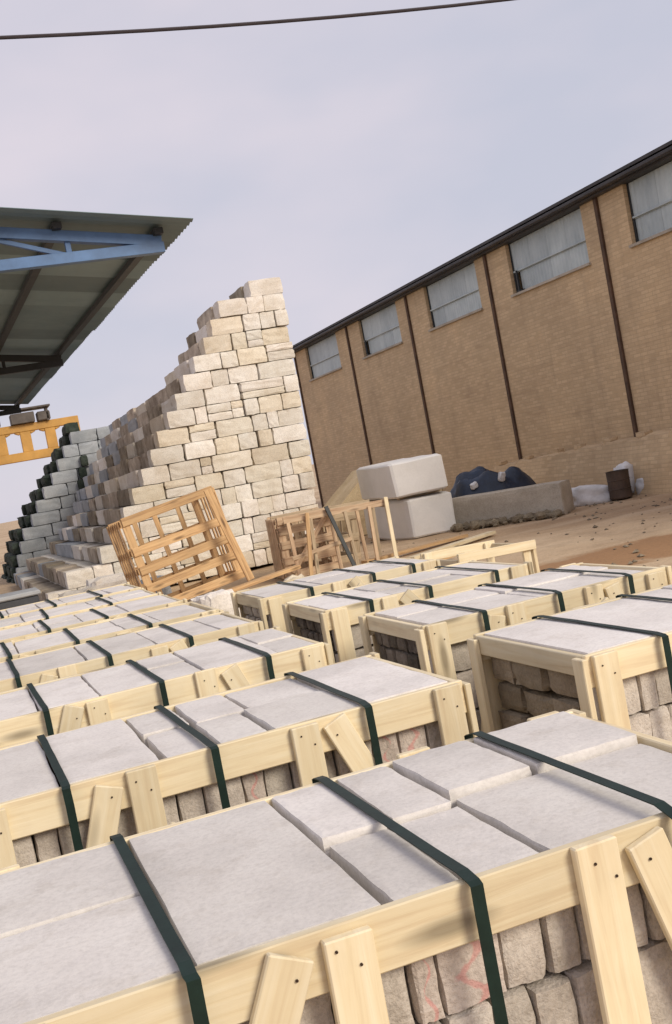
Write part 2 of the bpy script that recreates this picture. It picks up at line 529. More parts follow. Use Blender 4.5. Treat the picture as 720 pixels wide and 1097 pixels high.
# ------------------------------------------------------------------ ground
def axis(fine_lo, fine_hi, step):
    a = [-3000, -1200, -500, -200, -90, -40, -18]
    a = [x for x in a if x < fine_lo - 1]
    n = int(round((fine_hi - fine_lo) / step))
    a += [fine_lo + (fine_hi - fine_lo) * i / n for i in range(n + 1)]
    a += [x for x in (50, 70, 110, 220, 520, 1200, 3000) if x > fine_hi + 1]
    return a
gx, gy = axis(-6, 16, 0.2), axis(0, 44, 0.25)
def gz(x, y):
    f = max(0, min(1, (x - 3.6) / 2)) if y < 11 else 1.0
    f *= 1.0 if (-8 < x < 17 and -2 < y < 46) else 0.0
    near = 0.012
    n_ = noise.noise(Vector((x * .9, y * .9, 3.1))) * .035 + noise.noise(Vector((x * 2.6, y * 2.6, 9.1))) * .016
    return n_ * f - near * (1 - f) * 0.5 - 0.012
gv = [(x, y, gz(x, y)) for y in gy for x in gx]
nx = len(gx)
gf = [(j * nx + i, j * nx + i + 1, (j + 1) * nx + i + 1, (j + 1) * nx + i) for j in range(len(gy) - 1) for i in range(nx - 1)]
g = link('ground', mesh_from('ground', gv, gf, True), M['ground'])
g['kind'] = 'structure'

# ------------------------------------------------------------------ brick warehouse
WX, WY0, WY1, WZ = 13.0, 4.0, 39.2, 5.78
wh = thing('warehouse', 'long tan brick warehouse with dark roof edge and high pale sheeted windows', 'building', (WX, (WY0 + WY1) / 2, 0))
def W(lo, hi):
    o = wh.location
    return tuple(lo[i] - o[i] for i in range(3)), tuple(hi[i] - o[i] for i in range(3))
def wbox(name, mat, lo, hi, bev=0.0, parent=None):
    lo2, hi2 = W(lo, hi)
    return box(name, mat, parent or wh, lo2, hi2, bev)
SILL = 4.64
wins = [(34.6, 37.9), (29.4, 32.45), (24.35, 27.4), (19.55, 22.75), (14.75, 18.05), (9.9, 13.2)]
wbox('wall', M['brick'], (WX, WY0, -0.2), (WX + .35, WY1, SILL))
edges = [WY1] + [v for w in wins for v in (w[1], w[0])] + [WY0]
for i in range(0, len(edges), 2):
    wbox('pier', M['brick'], (WX, edges[i + 1], SILL), (WX + .35, edges[i], WZ))
wbox('wall', M['brick'], (WX + .35, WY1 - .35, -0.2), (WX + 11.65, WY1, WZ))
wbox('wall', M['brick'], (WX + .35, WY0, -0.2), (WX + 11.65, WY0 + .35, WZ))
wbox('wall', M['brick'], (WX + 11.65, WY0, -0.2), (WX + 12, WY1, WZ))
# dark steel stanchions standing proud of the brick between the bays
for y in (33.5, 28.6, 23.75, 18.95, 14.1, 9.3, 39.13):
    wbox('stanchion', M['steel_rust'], (WX - .055, y - .05, -0.2), (WX, y + .05, WZ), 0.004)
# eaves: fascia board and gutter lip, then a low pitched sheet roof
wbox('fascia', M['fascia'], (WX - .16, WY0 - .2, WZ), (WX + .34, WY1 + .06, WZ + .15), 0.01)
wbox('gutter', M['fascia'], (WX - .30, WY0 - .2, WZ + .04), (WX - .162, WY1 + .06, WZ + .12), 0.02)
rv = [(WX - .28, WY0 - .25, WZ + .152), (WX + 6, WY0 - .25, WZ + 1.0), (WX + 12.2, WY0 - .25, WZ + .152),
      (WX - .28, WY1 + .1, WZ + .152), (WX + 6, WY1 + .1, WZ + 1.0), (WX + 12.2, WY1 + .1, WZ + .152)]
rv = [Vector(v) - wh.location for v in rv]
rv += [v + Vector((0, 0, .06)) for v in rv]
rf = [(0, 3, 4, 1), (1, 4, 5, 2), (6, 7, 10, 9), (7, 8, 11, 10), (0, 1, 7, 6), (1, 2, 8, 7), (3, 9, 10, 4), (4, 10, 11, 5), (0, 6, 9, 3), (2, 5, 11, 8)]
link('roof', mesh_from('roof', rv, rf), M['fascia'], wh)
def corr_panel(wd, ht):
    key = ('corr', round(wd, 3), round(ht, 3))
    if key not in _cache:
        n = 24
        vs, fs = [], []
        for i in range(n + 1):
            y = -wd / 2 + wd * i / n
            x = 0.004 * math.cos(i * math.pi / 2)
            vs += [(x, y, -ht / 2), (x, y, ht / 2), (x + .006, y, -ht / 2), (x + .006, y, ht / 2)]
        for i in range(n):
            a, b = i * 4, i * 4 + 4
            fs += [(a, a + 1, b + 1, b), (a + 2, b + 2, b + 3, a + 3), (a, b, b + 2, a + 2), (a + 1, a + 3, b + 3, b + 1)]
        fs += [(0, 2, 3, 1), (n * 4, n * 4 + 1, n * 4 + 3, n * 4 + 2)]
        _cache[key] = mesh_from('panel', vs, fs)
    return _cache[key]
for wi, (ya, yb) in enumerate(wins):
    lo, hi = W((WX + .10, ya, SILL), (WX + .14, yb, WZ))
    wd, ht = yb - ya, WZ - SILL
    cy, cz = (lo[1] + hi[1]) / 2, (lo[2] + hi[2]) / 2
    fr = thing('window', None, None) if False else bpy.data.objects.new('window', None)
    C.objects.link(fr)
    fr.parent = wh
    fr.location = (lo[0], cy, cz)
    # sub-parts: frame bars, mid rail, sheets, a projecting sill
    for s in (-1, 1):
        box('jamb', M['steel_dark'], fr, (-.02, s * (wd / 2 - .03) - .025, -ht / 2), (.03, s * (wd / 2 - .03) + .025, ht / 2))
    box('transom', M['panel'], fr, (-.045, -wd / 2 + .06, -.10), (-.012, wd / 2 - .06, -.065), 0.003)
    box('sill', M['concrete'], fr, (-.16, -wd / 2 - .05, -ht / 2 - .055), (-.02, wd / 2 + .05, -ht / 2 - .001), 0.004)
    cols = 4
    pw = (wd - .11) / cols
    for r_ in range(2):
        for c_ in range(cols):
            y = -wd / 2 + .055 + pw * (c_ + .5)
            if wi in (3, 1) and r_ == 0 and c_ == cols - 1:       # broken sheet: narrower, beside an open dark vent
                hh = ht * .40
                link('panel', corr_panel(pw * .74, hh), M['panel'], fr, (0.012, y - pw * .13, -ht / 2 + hh / 2 + .01))
                box('vent_sash', M['steel_dark'], fr, (-.10, y + pw * .20, -ht / 2 + .05), (-.06, y + pw * .25, -.08), 0.0)
                box('vent_sash', M['steel_dark'], fr, (-.02, y + pw * .40, -ht / 2 + .03), (.02, y + pw * .46, -.10), 0.0)
                box('vent_sash', M['steel_dark'], fr, (-.06, y + pw * .14, -ht / 2 + .02), (.02, y + pw * .40, -ht / 2 + .06), 0.0)
                continue
            hh = ht * .40 if r_ == 0 else ht * .60
            z = -ht / 2 + hh / 2 + .005 if r_ == 0 else -ht / 2 + ht * .40 + hh / 2 - .005
            link('panel', corr_panel(pw - .006, hh - .008), M['panel'], fr, (0.012 if r_ == 0 else -.006, y, z))

# low broken mud wall that leans on the foot of the warehouse
lw = thing('mud_wall', 'low crumbling tan mud brick wall along the foot of the brick warehouse', 'wall', (12.6, 17.5, 0))
vs, fs = [], []
ny = 64
for i in range(ny + 1):
    y = -6.5 + 13.0 * i / ny
    top = 1.32 - .47 * (i / ny) + .10 * noise.noise(Vector((y * 2.2, 0, 0))) + .05 * noise.noise(Vector((y * 7, 5, 0)))
    for (x, z) in ((-.42, -.15), (-.33, top * .5), (-.22, top - .03), (-.02, top), (.34, top - .02), (.34, -.15)):
        vs.append((x + .05 * noise.noise(Vector((y * 2, z * 3, x * 5))), y, z))
for i in range(ny):
    for k in range(5):
        fs.append((i * 6 + k, i * 6 + k + 1, i * 6 + 6 + k + 1, i * 6 + 6 + k))
fs += [tuple(range(6)), tuple(ny * 6 + k for k in range(5, -1, -1))]
link('wall_body', mesh_from('mud_wall', vs, fs), M['brick'], lw)
for i in range(12):
    y = -6.3 + 12.6 * i / 11 + random.uniform(-.1, .1)
    top = 1.32 - .47 * (y + 6.5) / 13
    stone('brick', M['brick'], lw, (random.uniform(-.2, .1), y, top + .03), (random.uniform(.12, .2), random.uniform(.2, .34), random.uniform(.08, .14)), 'cobble')

# ------------------------------------------------------------------ canopy
cp = thing('canopy', 'open steel canopy with blue trusses under a grey corrugated sheet roof', 'canopy', (3.2, 12.3, 0), (0, 0, R(1.9)))
SL = -0.155                       # the roof falls towards +X
def cz(x): return 4.60 + SL * x   # local x = 0 at the eave
# sheets: one part each, corrugated along X
ns = 18
sw = 1.05
for i in range(ns):
    y0 = i * (sw - .04)
    vs, fs = [], []
    nseg = 28
    for j in range(nseg + 1):
        y = y0 + sw * j / nseg
        dz = .010 * math.cos(j * math.pi / 2) + (.006 if i % 2 else 0)
        xe = random.uniform(-.015, .015) if j == 0 else xe
        for x in (-5.6, xe):
            vs += [(x, y, cz(x) + dz + .03), (x, y, cz(x) + dz + .036)]
    for j in range(nseg):
        a, b = j * 4, j * 4 + 4
        fs += [(a, a + 2, b + 2, b), (a + 1, b + 1, b + 3, a + 3), (a + 2, a + 3, b + 3, b + 2), (a, b, b + 1, a + 1)]
    fs += [(0, 1, 3, 2), (nseg * 4, nseg * 4 + 2, nseg * 4 + 3, nseg * 4 + 1)]
    link('roof_sheet', mesh_from('roof_sheet', vs, fs), M['sheet'], cp)
for x in (-.34, -1.45, -2.6, -3.8, -5.0):
    board('purlin', M['steel_dark'], cp, (x, .25, cz(x) - .045), (x, 18.2, cz(x) - .045), .10, .07, (0, 0, 1))
for k, y in enumerate((.42, 9.3, 17.6)):
    mt = M['steel_blue'] if k == 0 else M['steel_dark']
    tr = bpy.data.objects.new('truss', None)
    C.objects.link(tr)
    tr.parent = cp
    tr.location = (0, y, 0)
    xt = -.30
    board('top_chord', mt, tr, (xt, 0, cz(xt) - .13), (-5.5, 0, cz(-5.5) - .13), .12, .12, (0, 1, 0))
    board('bottom_chord', mt, tr, (xt + .02, -.002, cz(xt) - .20), (-5.5, -.002, cz(xt) - .235), .12, .115, (0, 1, 0))
    for q in range(5):
        x = -1.35 - q * .95
        board('web', mt, tr, (x, 0, cz(xt) - .17), (x, 0, cz(x) - .17), .06, .05, (0, 1, 0))
        board('web', mt, tr, (x, .003, cz(xt) - .18), (x - .95, .003, cz(x - .95) - .17), .05, .045, (0, 1, 0))
for y in (.42, 9.3, 17.6):
    board('column', M['steel_blue'], cp, (-5.35, y, -.1), (-5.35, y, cz(xt) - .28), .14, .14, (0, 1, 0))
    board('column', M['steel_blue'], cp, (-3.3, y, -.1), (-3.3, y, cz(xt) - .28), .14, .14, (0, 1, 0))

# ------------------------------------------------------------------ overhead cable
pts = [(-9 + 30 * i / 40, 12.0, 6.62 + .006 * ((-9 + 30 * i / 40) - 2.5) ** 2) for i in range(41)]
tag(link('overhead_cable', tube_mesh(pts, .021), M['cable']), 'single dark cable strung across the sky above the yard', 'cable')

# ------------------------------------------------------------------ gantry crane far behind
cr = thing('gantry_crane', 'yellow gantry crane girder with round-cornered openings far behind the canopy', 'crane', (1.0, 45, 0))
zb, zt = 3.90, 5.28
board('chord', M['yellow'], cr, (-9, 0, zb + .14), (4.6, 0, zb + .14), .34, .28, (0, 1, 0), .02)
board('chord', M['yellow'], cr, (-9, 0, zt - .14), (4.6, 0, zt - .14), .30, .28, (0, 1, 0), .02)
for i in range(15):
    x = -8.9 + .95 * i
    if x > 4.4: break
    board('upright', M['yellow'], cr, (x, 0, zb + .30), (x, 0, zt - .28), .40, .24, (0, 1, 0), .02)
    for s in (-1, 1):
        if x > 4.0 and s > 0: continue
        board('gusset', M['yellow'], cr, (x + s * .18, 0, zt - .30), (x + s * .36, 0, zt - .22), .22, .2, (0, 1, 0), .02)
for x in (-7.6, 4.3):
    board('leg', M['yellow'], cr, (x - .25, -1.6, -.1), (x, -.1, zb + .2), .35, .3, (1, 0, 0), .02)
    board('leg', M['yellow'], cr, (x - .25, 1.6, -.1), (x, .1, zb + .2), .35, .3, (1, 0, 0), .02)
tr = bpy.data.objects.new('trolley', None)
C.objects.link(tr); tr.parent = cr; tr.location = (2.6, 0, zt)
box('trolley_body', M['crane_dark'], tr, (-.55, -.35, .02), (.35, .35, .42), .02)
box('trolley_roof', M['crane_dark'], tr, (-1.6, -.45, .52), (1.0, .45, .60), .02)
box('motor', M['crane_dark'], tr, (.45, -.3, .02), (.95, .3, .38), .04)
box('motor', M['crane_dark'], tr, (-1.4, -.3, .02), (-.95, .3, .46), .04)
for x in (-1.3, .85):
    box('roof_post', M['crane_dark'], tr, (x - .04, -.3, .0), (x + .04, .3, .52), 0)

# low grey buildings and a pole at the far edge of the yard
fb = thing('far_shed', 'small grey block shed far away at the horizon beside the dark green stone stack', 'shed', (-1.2, 62, 0))
box('wall', M['grey_block'], fb, (-6, -2, -.1), (1.75, 2, 2.0), .02)
box('roof', M['fascia'], fb, (-6.2, -2.2, 2.003), (1.95, 2.2, 2.2), .02)
box('chimney', M['grey_block'], fb, (.7, -.5, 2.203), (1.2, 0, 2.75), .02)

# ------------------------------------------------------------------ stepped pile of cream blocks
PH = .307
Xl = [6.0, 5.35, 5.16, 4.95, 4.71, 4.46, 4.24, 4.04, 3.80, 3.62, 3.39, 3.16, 2.94, 2.69, 2.40, 1.75, 1.38]
PY = 20.0
pl = thing('stone_block_pile', 'tall stepped pile of cream stone blocks rising like a staircase beside the warehouse', 'stone pile', (4.0, PY, 0))
core_v, core_f = [], []
def add_box_vf(V_, F_, lo, hi):
    b = len(V_)
    for z in (lo[2], hi[2]):
        V_ += [(lo[0], lo[1], z), (hi[0], lo[1], z), (hi[0], hi[1], z), (lo[0], hi[1], z)]
    F_ += [(b, b + 3, b + 2, b + 1), (b + 4, b + 5, b + 6, b + 7), (b, b + 1, b + 5, b + 4), (b + 1, b + 2, b + 6, b + 5), (b + 2, b + 3, b + 7, b + 6), (b + 3, b, b + 4, b + 7)]
nC = len(Xl)
nst = 0
for k in range(nC):                       # k = 0 is the top course
    z1 = 5.25 - PH * k
    z0 = z1 - PH
    xr = 6.66 - .008 * k + random.uniform(-.03, .03)
    xl = Xl[k]
    dep = 1.4 + .35 * k if k < 5 else 10.4 + random.uniform(-.3, .3)
    fd = .42
    # front row of blocks
    x = xl
    first = True
    while x < xr - .05:
        w = random.choice((random.uniform(.18, .36), random.uniform(.26, .45), random.uniform(.36, .62), random.uniform(.55, .85)))
        if first: w = random.uniform(.45, .62)
        if xr - (x + w) < .25: w = xr - x
        mat = M['pile']
        yj = random.uniform(-.03, .03)
        gap = random.choice((.0, .0, .004, .006, .03))
        if not first and k > 0 and random.random() < .14:
            hh = PH * random.uniform(.4, .6)
            stone('stone_block', mat, pl, (x + w / 2 - 4.0, fd / 2 + yj, z0 + hh / 2), (w - gap, fd, hh - .002), 'cobble')
            stone('stone_block', mat, pl, (x + w / 2 - 4.0, fd / 2 + yj + random.uniform(-.02, .02), (z0 + hh + z1) / 2), (w - gap, fd, PH - hh - .002), 'cobble')
        else:
            stone('stone_block', mat, pl, (x + w / 2 - 4.0, fd / 2 + yj, (z0 + z1) / 2 + random.uniform(-.006, .006)), (w - gap, fd, PH + random.uniform(-.008, .006)), 'cobble')
        x += w
        first = False
    # the riser: blocks running back in depth, browner here: this side's shade painted in, plus weathering
    wn = (xl - Xl[k + 1] if k + 1 < nC else .4)
    rw = max(.42, .30)
    y = fd
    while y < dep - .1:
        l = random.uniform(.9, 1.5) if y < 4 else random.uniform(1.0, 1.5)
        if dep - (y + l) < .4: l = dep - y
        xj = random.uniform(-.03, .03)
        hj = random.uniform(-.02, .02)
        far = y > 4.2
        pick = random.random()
        mt = (M['blue_grey'] if pick < .40 else M['pile'] if pick < .70 else M['pile_shaded_weathered']) if far else (M['pile_shaded_weathered'] if pick < .68 else M['pile'])
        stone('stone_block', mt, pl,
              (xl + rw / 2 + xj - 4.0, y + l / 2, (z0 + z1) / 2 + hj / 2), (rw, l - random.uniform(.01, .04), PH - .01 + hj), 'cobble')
        nst += 1
        y += l
    add_box_vf(core_v, core_f, (xl + .40 - 4.0, fd - .06, z0 + .002), (xr - .03 - 4.0, dep, z1 - .006))
co = link('stone_core', mesh_from('stone_core', core_v, core_f), M['pile'], pl)
co['kind'] = 'stuff'
# loose blocks lying on the treads near the top
for (x, y, z, s) in ((5.62, 21.0, 5.05, .34), (3.2, 24.6, 2.62, .5), (2.95, 25.4, 2.32, .45), (5.72, 20.9, 4.95, .3)):
    pass

# pale broken blocks heaped at the pile's foot
for i, (x, y, s, m, lab) in enumerate((
        (1.75, 18.6, (.62, .5, .42), 'pile', 'wide pale block lying at the low end of the stepped stone pile'),
        (2.45, 18.9, (.95, .55, .52), 'pile', 'largest pinkish pale block at the foot of the stepped stone pile'),
        (2.95, 18.3, (.5, .45, .38), 'blue_grey', 'greyish chipped block at the pile foot near the leaning wooden crate'),
        (1.35, 18.1, (.5, .5, .36), 'pile', 'small cream block at the outer corner of the stepped stone pile'))):
    me = rough_mesh(*s, 5, .035, 300 + i, 1.1)
    tag(link('stone_block', me, M[m], None, (x, y, s[2] / 2 - .02), (0, 0, random.uniform(-.3, .3))), lab, 'stone block', 'loose blocks at the foot of the pile')

# second stepped stack behind, blue grey with dark green ends
p2 = thing('grey_block_pile', 'blue grey stepped stone stack with dark green ends behind the cream pile', 'stone pile', (3.0, 31.5, 0))
K2 = 31.5 / 28
prof = [(3.56, 3.35), (3.26, 3.12), (2.96, 2.92), (2.66, 2.72), (2.36, 2.46), (2.06, 2.24), (1.76, 2.06), (1.46, 1.80), (1.16, 1.68), (.86, 1.56), (.56, 1.48), (.28, 1.44)]
prof = [(1.7 + (z - 1.7) * K2, x * K2 - .15) for z, x in prof]
cv, cf = [], []
for k, (z1, xl) in enumerate(prof):
    z0 = z1 - .3 * K2
    xr = 5.2
    dep = 2.2 + .32 * k
    x = xl
    while x < xr - .05:
        w = random.uniform(.4, .8)
        if xr - (x + w) < .3: w = xr - x
        stone('stone_block', M['blue_grey'], p2, (x + w / 2 - 3.0, .2 + random.uniform(-.03, .03), (z0 + z1) / 2), (w - .004, .4, .298 * K2), 'cobble')
        x += w
    y = .4
    while y < dep - .1:
        l = random.uniform(.7, 1.2)
        if dep - (y + l) < .5: l = dep - y
        stone('stone_block', M['greenish'], p2, (xl + .16 + random.uniform(-.08, .02) - 3.0, y + l / 2, (z0 + z1) / 2), (.55, l - .03, .33), 'lump')
        y += l
    add_box_vf(cv, cf, (xl + .36 - 3.0, .36, max(z0, -.1) + .002), (xr - .03 - 3.0, dep, z1 - .006))
co = link('stone_core', mesh_from('stone_core', cv, cf), M['blue_grey'], p2)
co['kind'] = 'stuff'
for i in range(3):
    stone('stone_block', M['greenish'], p2, (3.35 * K2 - 3.15 + .12 + i * .02, .35 + i * .5, prof[0][0] + .13), (.38, .45, .28), 'lump')
for i, (x, z) in enumerate(((3.85, 3.10), (3.75, 2.78), (3.66, 2.45))):
    stone('stone_block', M['greenish'], p2, (x - 3.0, -.05, z - .15), (.2, .3, .3), 'lump')

# dark box at the far edge
bx = thing('storage_box', 'low dark box with a pale lid standing at the end of the stepped stone piles', 'box', (.75, 19.2, 0))
box('body', M['box_dark'], bx, (-.55, -.4, 0), (.42, .4, .44), .02)
box('lid', M['box_lid'], bx, (-.60, -.44, .442), (.46, .44, .52), .02)

# ------------------------------------------------------------------ packed stone crates
GROUP = 'strapped crates of packed stone'
def strap_mesh(depth, top, rise, drop, w):
    """One band lying over the slabs and down both sides, slightly uneven on top."""
    t = .003
    rs = random.Random(random.randrange(9999))
    h = top + .003 + max(0, rise)
    path = [(-.005, top - drop), (-.005, top - .05), (-.005, top + .001), (.006, top + .004), (.05, h)]
    n = 6
    for i in range(1, n):
        path.append((.05 + (depth - .1) * i / n, h + rs.uniform(-.0008, .0008)))
    path += [(depth - .05, h), (depth - .006, top + .004), (depth + .005, top + .001), (depth + .005, top - drop)]
    vs, fs = [], []
    for i, (y, z) in enumerate(path):
        wob = rs.uniform(-.0015, .0015)
        ny_, nz_ = (0, 1)
        if i < 3: ny_, nz_ = (-1, 0)
        elif i >= len(path) - 2: ny_, nz_ = (1, 0)
        for s in (-1, 1):
            vs.append((s * w / 2 + wob, y, z))
            vs.append((s * w / 2 + wob, y + ny_ * t, z + nz_ * t))
    for i in range(len(path) - 1):
        a, b = i * 4, i * 4 + 4
        fs += [(a, b, b + 2, a + 2), (a + 1, a + 3, b + 3, b + 1), (a, a + 1, b + 1, b), (a + 2, b + 2, b + 3, a + 3)]
    fs += [(0, 2, 3, 1), ((len(path) - 1) * 4, (len(path) - 1) * 4 + 1, (len(path) - 1) * 4 + 3, (len(path) - 1) * 4 + 2)]
    return mesh_from('strap', vs, fs)

def nail_mesh(points, r=.003):
    vs, fs = [], []
    for (x, y, z) in points:
        b = len(vs)
        for j in range(6):
            a = j * math.pi / 3
            vs.append((x + r * math.cos(a), y, z + r * math.sin(a)))
            vs.append((x + r * math.cos(a), y - .0025, z + r * math.sin(a)))
        for j in range(6):
            k = (j + 1) % 6
            fs.append((b + 2 * j, b + 2 * k, b + 2 * k + 1, b + 2 * j + 1))
        fs.append(tuple(b + 2 * j + 1 for j in range(6)))
    return mesh_from('nail', vs, fs)

def crate(label, x0, x1, yf, D, straps, pairs, slabs, courses, near=False, end=None, end_mat='dark_split', H=.897, seed=0, red=()):
    rs = random.Random(seed)
    root = thing('stone_crate', label, 'stone crate', (x0, yf, 0), (0, 0, R(rs.uniform(-.4, .4))), GROUP)
    Wd = x1 - x0
    RT, PT = .024, .024           # rail and post thickness
    RH = .112
    pine = M['pine']
    j = lambda a: rs.uniform(-a, a)
    # rails: front and back (long), ends between them
    board('rail', pine, root, (0, PT + RT / 2, H - RH / 2), (Wd, PT + RT / 2, H - RH / 2), RH, RT, (0, 1, 0))
    board('rail', pine, root, (0, D - PT - RT / 2, H - RH / 2), (Wd, D - PT - RT / 2, H - RH / 2), RH, RT, (0, 1, 0))
    ey0, ey1 = PT + RT + .001, D - PT - RT - .001
    for xe, s in ((RT / 2, 1), (Wd - RT / 2, -1)):
        board('rail', pine, root, (xe, ey0, H - .042), (xe, ey1, H - .042), .076, RT, (1, 0, 0))
        board('rail', pine, root, (xe, ey0, .16), (xe, ey1, .16), .09, RT, (1, 0, 0))
    for y in (PT + RT / 2, D - PT - RT / 2):
        board('rail', pine, root, (0, y, .16), (Wd, y, .16), .09, RT, (0, 1, 0))
    # end posts stand outside the end rails
    for xe in (-.012, Wd + .012):
        for y in (.045, D - .04):
            board('post', pine, root, (xe, y, .0), (xe, y, H - .004 + j(.012)), .068, .023, (1, 0, 0))
    # front and back corner posts
    npts = []
    for yp in (PT / 2, D - PT / 2):
        for x in (.07 + j(.01), Wd - .07 + j(.01)):
            board('post', pine, root, (x, yp, 0), (x, yp, H - .006 + j(.01)), .095, PT, (0, 1, 0))
            if yp < .1:
                npts += [(x - .02, -.0005, H - .04), (x + .022, -.0005, H - .075)]
        for q, xp in enumerate(pairs):
            x = xp - x0
            zt = H - .004 + j(.012)
            board('post', pine, root, (x, yp, 0), (x + j(.01), yp, zt), .092, PT, (0, 1, 0))
            s = -1 if q == 0 else 1
            if len(pairs) == 1: s = 1
            xb = x + s * .098
            xe = .16 if s < 0 else Wd - .16
            zt2 = H - .02 + j(.012)
            yo = -.0015 if yp < .1 else .0015
            board('brace', pine, root, (xe, yp + yo, .12), (xb, yp + yo, zt2), .085, PT - .004, (0, 1, 0))
            if yp < .1:
                npts += [(x - .02, -.0005, H - .035), (x + .02, -.0005, H - .07), (xb, -.0015 + .0005, H - .06)]
    for x in (.25 * Wd, .75 * Wd):
        board('skid', M['grey_wood'], root, (x, .06, .045), (x, D - .06, .045), .09, .085, (0, 0, 1))
    if near:
        nm = link('nail', nail_mesh(npts), M['nail'], root)
        nm['kind'] = 'stuff'
    # stone: a packed core, courses of split faces in front, top slabs
    yi0, yi1 = PT + RT + .004, D - PT - RT - .004
    st = .055 if near else .065
    core = box('packed_stone', M['core'], root, (.06 + .05, yi0 + .10, .095), (Wd - .06 - .05, yi1 - .02, H - .075), 0)
    ch = (H - .07 - .10) / 4
    for c_ in range(4):
        z1 = H - .075 - c_ * ch
        if c_ >= courses: break
        x = .05
        while x < Wd - .06:
            w = rs.uniform(.055, .10) if rs.random() < .7 else rs.uniform(.10, .16)
            if Wd - .05 - (x + w) < .06: w = Wd - .05 - x
            hh = ch * rs.uniform(.93, 1.0)
            dd = .10 + rs.uniform(0, .03)
            mt = M['split']
            if c_ == 0 and any(abs(x + x0 - r) < .07 for r in red): mt = M['split_red']
            if near:
                me = rough_mesh(w - .004, dd, hh - .001, 6, .0036, rs.randrange(99999), .9)
                link('stone', me, mt, root, (x + w / 2, yi0 + dd / 2 + rs.uniform(0, .03), z1 - ch + hh / 2 + .004), (0, 0, rs.uniform(-.04, .04)))
            else:
                stone('stone', mt, root, (x + w / 2, yi0 + dd / 2 + rs.uniform(0, .02), z1 - ch + hh / 2 + .004), (w - .006, dd, hh - .006), 'cobble')
            x += w
        for x in (Wd - .10,):
            pass
    # the stones that show through the two open ends
    for side, kind, emat in ((0, end or 'big', end_mat if end else 'split'), (1, 'big', 'split')):
        n_c = {'big': 6, 'small': 8}[kind]
        eh = (H - .17) / n_c
        for c_ in range(n_c):
            z0 = .10 + c_ * eh
            y = yi0 + .125
            while y < yi1 - .02:
                w = rs.uniform(.12, .27) if kind == 'big' else rs.uniform(.06, .15)
                if yi1 - (y + w) < .06: w = yi1 - y
                hh = eh * rs.uniform(.84, .99)
                dp = rs.uniform(.08, .11)
                xx = .026 + rs.uniform(0, .022) + dp / 2
                stone('stone', M[emat], root, (xx if side == 0 else Wd - xx, y + w / 2, z0 + hh / 2), (dp, w - .010, hh), 'lump')
                y += w
    # slabs on top: (x0, x1, y0 frac, y1 frac, rise)
    th = .085
    for i, (sx0, sx1, f0, f1, dz) in enumerate(slabs):
        a, b = sx0 - x0, sx1 - x0
        ya, yb = yi0 - .012 + (yi1 - yi0 + .024) * f0, yi0 - .012 + (yi1 - yi0 + .024) * f1
        ya += .004 if f0 > 0 else .012
        yb -= .004 if f1 < 1 else .012
        n = 10 if near else 4
        me = rough_mesh(b - a - .009, yb - ya, th, n, .0042 if near else .005, rs.randrange(99999), .42, True, 3.2)
        link('top_slab', me, M['slab'], root, ((a + b) / 2, (ya + yb) / 2, H - th / 2 + dz), (R(rs.uniform(-.35, .35)), R(rs.uniform(-.35, .35)), R(rs.uniform(-.5, .5))))
    for sx in straps:
        rise = max([q[4] for q in slabs if q[0] - .03 < sx < q[1] + .03] + [-.002]) + .003
        link('strap', strap_mesh(D, H, rise, .82, .025), M['strap'], root, (sx - x0 + j(.01), 0, 0), (0, 0, R(j(.8))))
    return root

def auto_slabs(x0, x1, seed, mean=.3):
    rs = random.Random(seed)
    out, x = [], x0 + .03
    while x < x1 - .03:
        w = rs.uniform(mean * .6, mean * 1.5)
        if x1 - .03 - (x + w) < .14: w = x1 - .03 - x
        if w < .27 or rs.random() < .4:
            f = rs.uniform(.42, .58)
            out += [(x, x + w, 0, f, rs.uniform(-.007, .004)), (x, x + w, f, 1, rs.uniform(-.007, .004))]
        else:
            out.append((x, x + w, 0, 1, rs.uniform(-.007, .004)))
        x += w
    return out

A0, A1 = -.12, 1.50
s1 = [(-.09, .245, 0, .52, .0), (-.09, .245, .52, 1, .004), (.250, .605, 0, 1, .002),
      (.625, .775, 0, .5, -.012), (.615, .775, .5, 1, .004), (.785, .945, 0, .5, -.012), (.785, .935, .5, 1, .002),
      (.955, 1.47, 0, .56, -.012), (.945, 1.17, .56, 1, .010), (1.18, 1.47, .56, 1, .010)]
crate('nearest stone crate, its pale top slabs and green straps cut off below', A0, A1, 1.85, .92, [.225, .765, 1.20], [.505, 1.03], s1, 4, True, None, seed=1, red=(.62,))
s2 = [(-.09, .17, 0, 1, .0), (.18, .475, 0, 1, .003), (.495, .655, 0, .55, -.012), (.485, .66, .55, 1, -.004), (.665, .83, 0, .5, -.004), (.67, .86, .5, 1, .0),
      (.84, 1.15, 0, .5, .002), (.87, 1.15, .5, 1, -.006), (1.16, 1.47, 0, 1, .004)]
crate('stone crate directly behind the nearest one, with slabs meeting in a ragged cross joint', A0, A1, 3.38, .90, [.17, .64, 1.15], [.40, .93], s2, 2, True, None, seed=2, red=(.66, 1.2))
labs = ['third stone crate back in the longer row, wood post pair between two green straps',
        'fourth stone crate back in the longer row, its end beside the taller gap',
        'fifth stone crate back in the longer row of strapped crates',
        'sixth stone crate back in the longer row of strapped crates',
        'second last stone crate of the longer row, before the leaning empty crate',
        'last stone crate of the longer row, nearest the stepped stone pile']
yfs = [4.80, 6.02, 7.05, 8.1, 9.1, 10.1]
sts = [[.23, .73, 1.20], [.19, .67, 1.11], [.20, .62, 1.06], [.12, .53, .93], [.2, .6, 1.1], [.3, .75, 1.15]]
for i in range(6):
    sl = auto_slabs(A0, A1, 40 + i)
    crate(labs[i], A0, A1 + random.uniform(-.02, .03), yfs[i], .88, sts[i], [.45, .93] if i < 2 else [.4, .9], sl, 1 if i else 2, i == 0, None, seed=10 + i)

